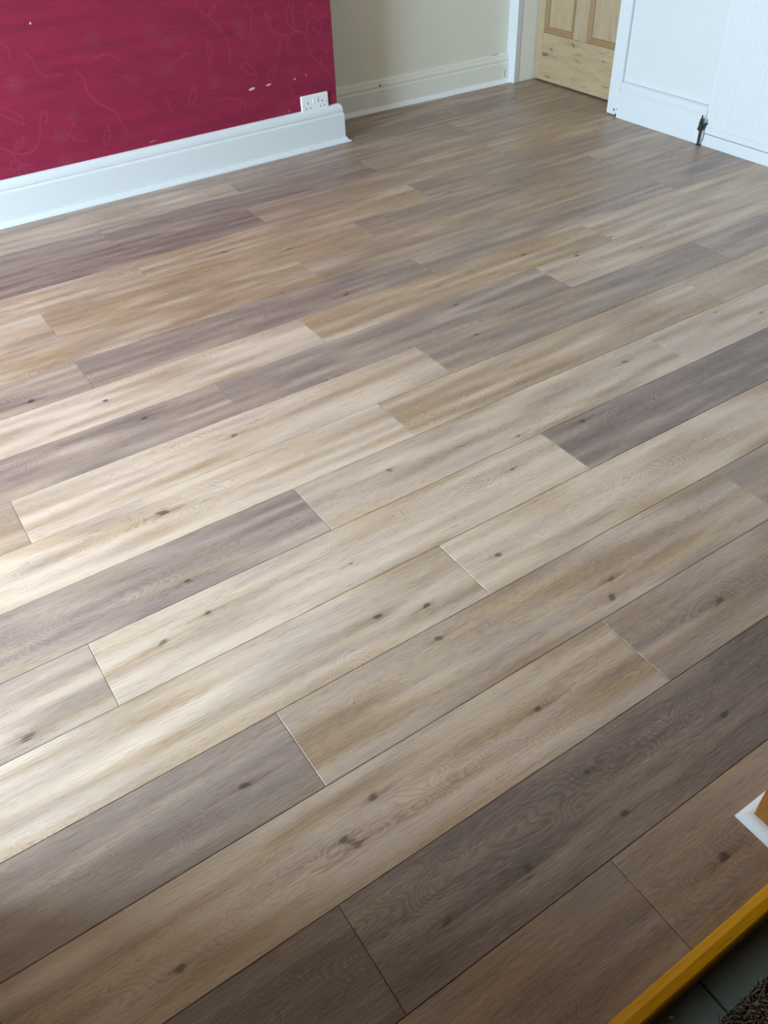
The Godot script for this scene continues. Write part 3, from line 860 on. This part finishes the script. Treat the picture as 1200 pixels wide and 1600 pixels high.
func build_woodwork() -> void:
	var prof := [Vector2(0, 0), Vector2(0.022, 0), Vector2(0.022, 0.124), Vector2(0.0205, 0.1285), Vector2(0.0165, 0.1315), Vector2(0.0165, 0.1345), Vector2(0.0185, 0.1385), Vector2(0.0175, 0.150), Vector2(0.0145, 0.160), Vector2(0.009, 0.1675), Vector2(0.004, 0.171), Vector2(0, 0.172)]
	var bead := [Vector2(0, 0), Vector2(0.021, 0), Vector2(0.0205, 0.004), Vector2(0.014, 0.0065), Vector2(0.0085, 0.011), Vector2(0.005, 0.017), Vector2(0.004, 0.021), Vector2(0, 0.021)]
	# red wall
	var path := [Vector2(WALL_X, RED_Z), Vector2(BREAST_X, RED_Z), Vector2(BREAST_X, alcove_z(BREAST_X) + 0.005)]
	var sk := structure(obj("baseboard_left", sweep(prof, path, -1.0), M.white_gloss), "bright white moulded skirting board along the foot of the red wall")
	var pb := [Vector2(WALL_X, RED_Z + 0.022), Vector2(BREAST_X + 0.022, RED_Z + 0.022), Vector2(BREAST_X + 0.022, alcove_z(BREAST_X) + 0.03)]
	obj("beading", sweep(bead, pb, -1.0), M.white_gloss, sk)
	# alcove
	var prof2 := [Vector2(0, 0), Vector2(0.022, 0), Vector2(0.022, 0.098), Vector2(0.0195, 0.103), Vector2(0.0155, 0.105), Vector2(0.0155, 0.108), Vector2(0.019, 0.112), Vector2(0.019, 0.122), Vector2(0.015, 0.127), Vector2(0.012, 0.128), Vector2(0.012, 0.131), Vector2(0.0125, 0.136), Vector2(0.008, 0.145), Vector2(0, 0.1475)]
	var x0 := BREAST_X + 0.001
	var pa := [Vector2(x0, alcove_z(x0)), Vector2(3.419, alcove_z(3.419))]
	var sk2 := structure(obj("baseboard_back", sweep(prof2, pa, -1.0), M.cream_gloss), "old cream painted skirting board along the alcove wall")
	var pc := [Vector2(x0 + 0.045, alcove_z(x0 + 0.045) + 0.022), Vector2(3.419, alcove_z(3.419) + 0.022)]
	obj("beading", sweep(bead, pc, -1.0), M.lifted_white, sk2).set_meta("label", "clean white beading strip")
	var hx := 2.5615
	var st := st_begin()
	tube(st, [Vector3(hx, 0.119, alcove_z(hx) + 0.015), Vector3(hx, 0.119, alcove_z(hx) + 0.0205)], [0.0055, 0.0045], 10)
	obj("screw_hole", st_end(st), M.paint_chip, sk2)
	# crack where the skirting meets the door lining
	st = st_begin()
	var cz := alcove_z(3.39) + 0.0218
	tube(st, [Vector3(3.399, 0.070, cz), Vector3(3.388, 0.058, cz), Vector3(3.384, 0.044, cz), Vector3(3.389, 0.030, cz), Vector3(3.396, 0.024, cz)], [0.0006, 0.0012, 0.0013, 0.0011, 0.0005], 6)
	tube(st, [Vector3(3.33, 0.036, alcove_z(3.33) + 0.0218), Vector3(3.352, 0.034, alcove_z(3.352) + 0.0218)], [0.0009, 0.0007], 6)
	tube(st, [Vector3(3.300, 0.147, alcove_z(3.30) + 0.006), Vector3(3.345, 0.1475, alcove_z(3.345) + 0.004)], [0.0008, 0.0009], 6)
	obj("paint_crack", st_end(st), M.paint_chip, sk2)

	# left door architrave and lining
	var arch := structure(obj("trim_1", box(Vector3(3.412, 0.0, -3.985), Vector3(3.446, 2.06, -3.8935), 0.0015), M.white_gloss), "white painted door architrave at the end of the alcove wall")
	obj("door_lining", box(Vector3(3.4465, 0.0, -3.92), Vector3(3.72, 2.05, -3.8955), 0.002), M.grubby_cream, arch)
	# right architrave
	var arch2 := structure(obj("trim_2", box(Vector3(3.411, 0.004, -3.171), Vector3(3.47, 2.06, -3.094), 0.005), M.white_gloss), "white painted door architrave to the right of the pine door, chipped at its foot")
	obj("door_lining", box(Vector3(3.4705, 0.0, -3.190), Vector3(3.72, 2.05, -3.160), 0.002), M.grubby_cream, arch2)
	structure(obj("trim_3", box(Vector3(3.411, 2.03, -3.8935), Vector3(3.446, 2.11, -3.171), 0.004), M.white_gloss), "white architrave head over the pine door")
	for c in [[Vector3(3.4105, 0.030, -3.118), 0.0040, 0.0075], [Vector3(3.4105, 0.036, -3.101), 0.0022, 0.005], [Vector3(3.4105, 0.008, -3.104), 0.0040, 0.009], [Vector3(3.4105, 0.116, -3.096), 0.0022, 0.007]]:
		st = st_begin()
		var pts := []
		for a in 9:
			var ang := TAU * a / 9.0
			var r: float = 0.75 + 0.35 * hash1(int(c[0].y * 1000) + a)
			pts.append(c[0] + Vector3(0, sin(ang) * c[2] * r, cos(ang) * c[1] * r))
		plate(st, pts, Vector3(-0.0006, 0, 0))
		obj("paint_chip", st_end(st), M.paint_chip, arch2)

	# stripped pine door
	var pm := {}
	for n in ["pine_a", "pine_b", "pine_rail", "orange_pine", "ochre_pine"]:
		var m := mat(n, Color.WHITE, 0.55, 0.4)
		m.albedo_texture = picture(n)
		pm[n] = m
	M.orange_pine.roughness = 0.35
	M.ochre_pine.roughness = 0.38
	var door := thing("door_1", "stripped bare pine four-panel door with knots and scuffs, set deep in its frame", "door")
	door.set_meta("kind", "structure")
	var dx := 3.553
	var dl := -3.888
	var dr := -3.195
	var bot := 0.010
	var zs := [-3.836, -3.604, -3.5076, -3.276]
	var V := Vector2(1.0, 4.0)
	obj("stile", box(Vector3(dx, bot, dl), Vector3(dx + 0.035, 2.03, zs[0]), 0.0015, 1, Vector2(0, dl), V), pm.pine_a, door)
	obj("stile", box(Vector3(dx, bot, zs[3]), Vector3(dx + 0.035, 2.03, dr), 0.0015, 1, Vector2(0, dl), V), pm.pine_b, door)
	obj("bottom_rail", box(Vector3(dx + 0.0006, bot, zs[0] + 0.0005), Vector3(dx + 0.035, 0.2465, zs[3] - 0.0005), 0.001, 2, Vector2(dl - 0.037, 0.2505), Vector2(1.0 / 0.75, -1.0 / 0.24)), pm.pine_rail, door)
	obj("muntin", box(Vector3(dx + 0.0006, 0.2475, zs[1]), Vector3(dx + 0.034, 0.85, zs[2]), 0.001, 1, Vector2(0, zs[1] - 0.1), V), pm.pine_b, door)
	obj("muntin", box(Vector3(dx + 0.0006, 1.041, zs[1]), Vector3(dx + 0.034, 1.93, zs[2]), 0.001, 1, Vector2(0.3, zs[1] - 0.1), V), pm.pine_a, door)
	obj("lock_rail", box(Vector3(dx + 0.0006, 0.85, zs[0] + 0.0005), Vector3(dx + 0.035, 1.04, zs[3] - 0.0005), 0.001, 2, Vector2(dl, 0.85), Vector2(1, 4)), pm.pine_a, door)
	obj("top_rail", box(Vector3(dx + 0.0006, 1.93, zs[0] + 0.0005), Vector3(dx + 0.035, 2.03, zs[3] - 0.0005), 0.001, 2, Vector2(dl, 1.93), Vector2(1, 4)), pm.pine_b, door)
	for zz in [[zs[0], zs[1]], [zs[2], zs[3]]]:
		for yy in [[0.2475, 0.85], [1.041, 1.93]]:
			var left: bool = zz[0] == zs[0]
			obj("panel", box(Vector3(dx + 0.014, yy[0] + 0.001, zz[0] + 0.001), Vector3(dx + 0.024, yy[1] - 0.001, zz[1] - 0.001), 0.0, 1, Vector2(0.1, zz[0]), V), pm.pine_a if left else pm.pine_b, door)
			obj("panel_moulding", frame_moulding(dx, yy[0], yy[1], zz[0], zz[1]), M.pine_dark if M.has("pine_dark") else moulding_mat(), door)
	st = st_begin()
	tube(st, [Vector3(dx, 0.98, dr - 0.05), Vector3(dx - 0.02, 0.98, dr - 0.05), Vector3(dx - 0.03, 0.98, dr - 0.05), Vector3(dx - 0.045, 0.98, dr - 0.05), Vector3(dx - 0.055, 0.98, dr - 0.05)], [0.012, 0.010, 0.024, 0.026, 0.012], 16)
	obj("door_knob", st_end(st), M.brass, door)

func moulding_mat() -> StandardMaterial3D:
	var m := mat("pine_dark", Color(0.86, 0.80, 0.74), 0.55, 0.4)
	m.albedo_texture = M.pine_a.albedo_texture
	return m

# four mitred lengths of moulding sloping from the frame face down to the panel
func frame_moulding(dx: float, y0: float, y1: float, z0: float, z1: float) -> ArrayMesh:
	var st := st_begin()
	var prof := [Vector2(0.0, 0.0015), Vector2(0.003, -0.0025), Vector2(0.008, -0.002), Vector2(0.013, 0.002), Vector2(0.019, 0.007), Vector2(0.024, 0.0095), Vector2(0.0265, 0.0095), Vector2(0.028, 0.0142)]
	var rings := []
	for p in prof:
		rings.append([Vector3(dx + p.y, y0 + p.x, z0 + p.x), Vector3(dx + p.y, y0 + p.x, z1 - p.x), Vector3(dx + p.y, y1 - p.x, z1 - p.x), Vector3(dx + p.y, y1 - p.x, z0 + p.x)])
	var mid := Vector3(dx - 0.2, (y0 + y1) / 2.0, (z0 + z1) / 2.0)
	for i in prof.size() - 1:
		for k in 4:
			var l := (k + 1) % 4
			var pts := [rings[i][k], rings[i][l], rings[i + 1][l], rings[i + 1][k]]
			var us := []
			for p in pts:
				us.append(Vector2(p.z, p.y * 4.0) if k % 2 == 0 else Vector2(p.y, p.z * 4.0))
			face(st, pts, Vector3(-1, 0, 0) + (mid - (pts[0] + pts[1]) / 2.0) * 0.01, us)
	return st_end(st)

func build_right_wall() -> void:
	var f := 0.026
	var prof := [Vector2(0, 0), Vector2(f, 0), Vector2(f, 0.118), Vector2(f - 0.002, 0.122), Vector2(f - 0.006, 0.1245), Vector2(f - 0.006, 0.128), Vector2(f - 0.003, 0.132), Vector2(f - 0.003, 0.150), Vector2(f - 0.007, 0.158), Vector2(f - 0.014, 0.163), Vector2(0, 0.165)]
	var sk := structure(obj("baseboard_right", sweep(prof, [Vector2(END_X, -2.556), Vector2(END_X, -3.0935)], 1.0), M.white_gloss), "white moulded skirting board between the door architrave and the iron bolt")
	var st := st_begin()
	var pts := []
	for a in 14:
		var ang := TAU * a / 14.0
		pts.append(Vector3(END_X - f, 0.040 + sin(ang) * 0.016 - cos(ang) * 0.014, -2.594 + cos(ang) * 0.016))
	plate(st, pts, Vector3(-0.0004, 0, 0))
	obj("worn_patch", st_end(st), M.worn_smear, sk).set_meta("label", "yellowed worn patch on the skirting")
	# white cupboard front to the right, its face flush with the skirting
	var fx := END_X - f
	var cup := thing("door_2", "white painted cupboard door of fine upright boards at the right edge, above a low plinth", "door")
	cup.set_meta("kind", "structure")
	var z := -2.552
	var n := 0
	while z < -1.45:
		var wdt := 0.011 + 0.006 * hash1(n + 300)
		if n == 0:
			wdt = 0.022
		obj("board", box(Vector3(fx + 0.0005 * hash1(n + 40), 0.056, z), Vector3(END_X, 2.02, z + wdt), 0.0007), M.cupboard_white, cup)
		z += wdt
		n += 1
	obj("bottom_edge", box(Vector3(fx - 0.003, 0.0555, -2.552), Vector3(fx + 0.002, 0.083, z), 0.0012), M.white_gloss, cup)
	obj("plinth", box(Vector3(fx - 0.001, 0.0, -2.556), Vector3(END_X, 0.052, z), 0.0015), M.white_gloss, cup)
	structure(obj("baseboard_front", box(Vector3(END_X - 0.02, 0.0, z), Vector3(END_X, 0.16, -0.245), 0.003), M.white_gloss), "white skirting along the rest of the end wall")
	# black iron bolt
	var bolt := thing("door_bolt", "black wrought iron bolt with a pointed top at the foot of the white cupboard door", "bolt", Vector3(fx, 0, -2.562))
	st = st_begin()
	tube(st, [Vector3(-0.012, 0.003, 0), Vector3(-0.012, 0.070, -0.001)], [0.0048, 0.0052], 10)
	obj("shaft", st_end(st), M.black_iron, bolt)
	st = st_begin()
	var o := [Vector2(-0.009, 0.066), Vector2(-0.0125, 0.072), Vector2(-0.009, 0.080), Vector2(-0.0075, 0.100), Vector2(-0.005, 0.114), Vector2(-0.0012, 0.120), Vector2(-0.0006, 0.131), Vector2(0.0012, 0.131), Vector2(0.002, 0.120), Vector2(0.0055, 0.112), Vector2(0.0065, 0.096), Vector2(0.010, 0.094), Vector2(0.010, 0.068), Vector2(0.003, 0.062)]
	var op := []
	for p in o:
		op.append(Vector3(-0.013, p.y, p.x))
	plate(st, op, Vector3(-0.008, 0, 0))
	obj("pointed_plate", st_end(st), M.black_iron, bolt)
	st = st_begin()
	tube(st, [Vector3(-0.012, 0.086, 0.004), Vector3(-0.012, 0.091, 0.014), Vector3(-0.011, 0.098, 0.022), Vector3(-0.010, 0.099, 0.031)], [0.005, 0.0055, 0.0045, 0.002], 10)
	tube(st, [Vector3(-0.008, 0.072, 0.014), Vector3(-0.010, 0.094, 0.016)], [0.005, 0.006], 10)
	obj("handle", st_end(st), M.black_iron, bolt)
	st = st_begin()
	tube(st, [Vector3(-0.006, 0.118, 0.0215), Vector3(-0.006, 0.100, 0.0185), Vector3(-0.006, 0.070, 0.0165), Vector3(-0.006, 0.034, 0.0165), Vector3(-0.007, 0.018, 0.012), Vector3(-0.010, 0.005, 0.007)], [0.0012, 0.003, 0.0032, 0.0030, 0.0028, 0.0022], 8)
	obj("stay", st_end(st), M.grey_metal, bolt).set_meta("label", "thin grey metal stay")
	obj("foot", box(Vector3(-0.019, 0.0005, -0.007), Vector3(-0.001, 0.006, 0.013), 0.0015), M.black_iron, bolt)

func build_doorway() -> void:
	# door frame of orange pine at the right of the doorway, white beading round its foot
	var frame := structure(obj("trim_4", box(Vector3(0.8665, 0.0, -0.2675), Vector3(0.935, 2.05, -0.13), 0.002, 1, Vector2(0, 0.80), Vector2(3, 6)), M.orange_pine), "orange varnished pine door frame with white beading at its foot, lower right")
	var q := [Vector2(0, 0), Vector2(0.0185, 0), Vector2(0.0185, 0.003), Vector2(0.0165, 0.0085), Vector2(0.012, 0.0135), Vector2(0.006, 0.0170), Vector2(0.0008, 0.0180), Vector2(0, 0.0180)]
	obj("beading", sweep(q, [Vector2(0.8665, -0.182), Vector2(0.8665, -0.2675), Vector2(1.2, -0.2675)], 1.0), M.lifted_white, frame)
	structure(obj("trim_5", box(Vector3(JAMB_L - 0.075, 0.0, -0.2675), Vector3(JAMB_L, 2.05, -0.13), 0.002, 1, Vector2(0, 0), Vector2(3, 6)), M.orange_pine), "orange pine door frame on the left of the doorway")
	# threshold
	var prof := [Vector2(-0.1780, 0.0), Vector2(-0.1800, 0.004), Vector2(-0.1770, 0.0095), Vector2(-0.1665, 0.0130), Vector2(-0.1535, 0.0120), Vector2(-0.1510, 0.0095), Vector2(-0.1510, -0.036), Vector2(-0.165, -0.036), Vector2(-0.165, -0.0005)]
	var st := st_begin()
	var xa := JAMB_L
	var xb := 0.866
	for i in prof.size():
		var a: Vector2 = prof[i]
		var b: Vector2 = prof[(i + 1) % prof.size()]
		var e := b - a
		var out := Vector3(0, e.x, -e.y)
		var us := [Vector2(xa, a.x * 10), Vector2(xb, a.x * 10), Vector2(xb, b.x * 10), Vector2(xa, b.x * 10)]
		face(st, [Vector3(xa, a.y, a.x), Vector3(xb, a.y, a.x), Vector3(xb, b.y, b.x), Vector3(xa, b.y, b.x)], out, us)
	var th := structure(obj("trim_6", st_end(st), M.ochre_pine), "yellow ochre varnished wooden threshold strip between the plank floor and the dark hall")

func build_small_things() -> void:
	# twin wall socket
	var so := thing("wall_socket", "white double power socket with two switches on the red wall just above the skirting", "socket", Vector3(2.0095, 0.1935, RED_Z))
	var w := 0.0725
	var h := 0.042
	var st := st_begin()
	var rings := []
	for lay in [[0.0, 0.0], [0.0, 0.006], [0.0012, 0.0080], [0.0035, 0.0090]]:
		var ring := []
		for cnr in [[1, 1], [-1, 1], [-1, -1], [1, -1]]:
			for a in 5:
				var base := 0.0 if cnr[0] > 0 and cnr[1] > 0 else PI / 2 if cnr[1] > 0 else PI if cnr[0] < 0 else 1.5 * PI
				var ang: float = base + a * PI / 8.0
				var r := 0.005
				ring.append(Vector3(cnr[0] * (w - r - lay[0]) + cos(ang) * r, cnr[1] * (h - r - lay[0]) + sin(ang) * r, lay[1]))
		rings.append(ring)
	for i in rings.size() - 1:
		for k in rings[0].size():
			var l: int = (k + 1) % rings[0].size()
			face(st, [rings[i][k], rings[i][l], rings[i + 1][l], rings[i + 1][k]], rings[i][k] + Vector3(0, 0, 0.002))
	face(st, rings[-1], Vector3(0, 0, 1))
	obj("faceplate", st_end(st), M.white_plastic, so)
	for s in [-1.0, 1.0]:
		var cx: float = s * 0.038
		obj("rocker_switch", box(Vector3(s * 0.0085 - 0.0058, 0.006, 0.0085), Vector3(s * 0.0085 + 0.0058, 0.026, 0.0118), 0.0012), M.white_plastic, so)
		obj("pin_slot", box(Vector3(cx - 0.0020, 0.004, 0.0080), Vector3(cx + 0.0020, 0.0125, 0.0094), 0.0003), M.slot_dark, so)
		for t in [-1.0, 1.0]:
			obj("pin_slot", box(Vector3(cx + t * 0.011 - 0.0032, -0.0155, 0.0080), Vector3(cx + t * 0.011 + 0.0032, -0.0115, 0.0094), 0.0003), M.slot_dark, so)
		st = st_begin()
		tube(st, [Vector3(s * 0.0605, 0.0, 0.0080), Vector3(s * 0.0605, 0.0, 0.0095)], [0.0026, 0.0024], 12)
		obj("screw", st_end(st), M.screw_steel, so)

	# shaggy hall mat: its pile is one mass of yarn
	var ma := thing("door_mat", "dark brown shaggy door mat on the slate hall floor, lower right corner", "mat", Vector3(0.45, -0.036, 0.10))
	obj("backing", box(Vector3(-0.43, 0.0, -0.196), Vector3(0.45, 0.008, 0.42), 0.002), M.mat_backing, ma)
	st = SurfaceTool.new()
	st.begin(Mesh.PRIMITIVE_TRIANGLES)
	st.set_smooth_group(-1)
	var pth := [Vector3.ZERO, Vector3(0.0006, 0.009, 0.0003), Vector3(0.003, 0.016, 0.001), Vector3(0.0065, 0.019, 0.002)]
	tube(st, pth, [0.0008, 0.0010, 0.0009, 0.0004], 4)
	var yarn := st_end(st)
	var rng := RandomNumberGenerator.new()
	rng.seed = 4
	var mm := MultiMesh.new()
	mm.transform_format = MultiMesh.TRANSFORM_3D
	mm.use_colors = true
	mm.mesh = yarn
	var nx := 270
	var nz := 150
	mm.instance_count = nx * nz
	for i in nx:
		for j in nz:
			var p := Vector3(-0.428 + 0.876 * (i + rng.randf()) / nx, 0.007, -0.194 + 0.50 * (j + rng.randf()) / nz)
			var b := Basis(Vector3.UP, rng.randf() * TAU) * Basis(Vector3.RIGHT, rng.randf_range(-0.35, 0.35)).scaled(Vector3.ONE * rng.randf_range(0.75, 1.25))
			mm.set_instance_transform(i * nz + j, Transform3D(b, p))
			var t := rng.randf_range(0.55, 1.35)
			mm.set_instance_color(i * nz + j, Color(t, t * 0.97, t * 0.94))
	M.mat_pile.vertex_color_use_as_albedo = true
	var mi := MultiMeshInstance3D.new()
	mi.name = "pile"
	mi.multimesh = mm
	mi.material_override = M.mat_pile
	mi.set_meta("kind", "stuff")
	ma.add_child(mi, true)

	# a crumb of plaster on the hall floor
	st = st_begin()
	tube(st, [Vector3(-0.004, 0.001, -0.002), Vector3(-0.002, 0.0024, 0.0), Vector3(0.002, 0.002, 0.001), Vector3(0.0045, 0.001, 0.003)], [0.0007, 0.0022, 0.0018, 0.0006], 7)
	var cr := obj("crumb", st_end(st), mat("plaster_crumb", Color(0.93, 0.89, 0.74), 0.9, 0.2))
	cr.position = CRUMB
	cr.set_meta("label", "tiny pale crumb of plaster on the dark hall floor beside the shaggy mat")
	cr.set_meta("category", "crumb")

const CRUMB := Vector3(0.5395, -0.036, -0.139)
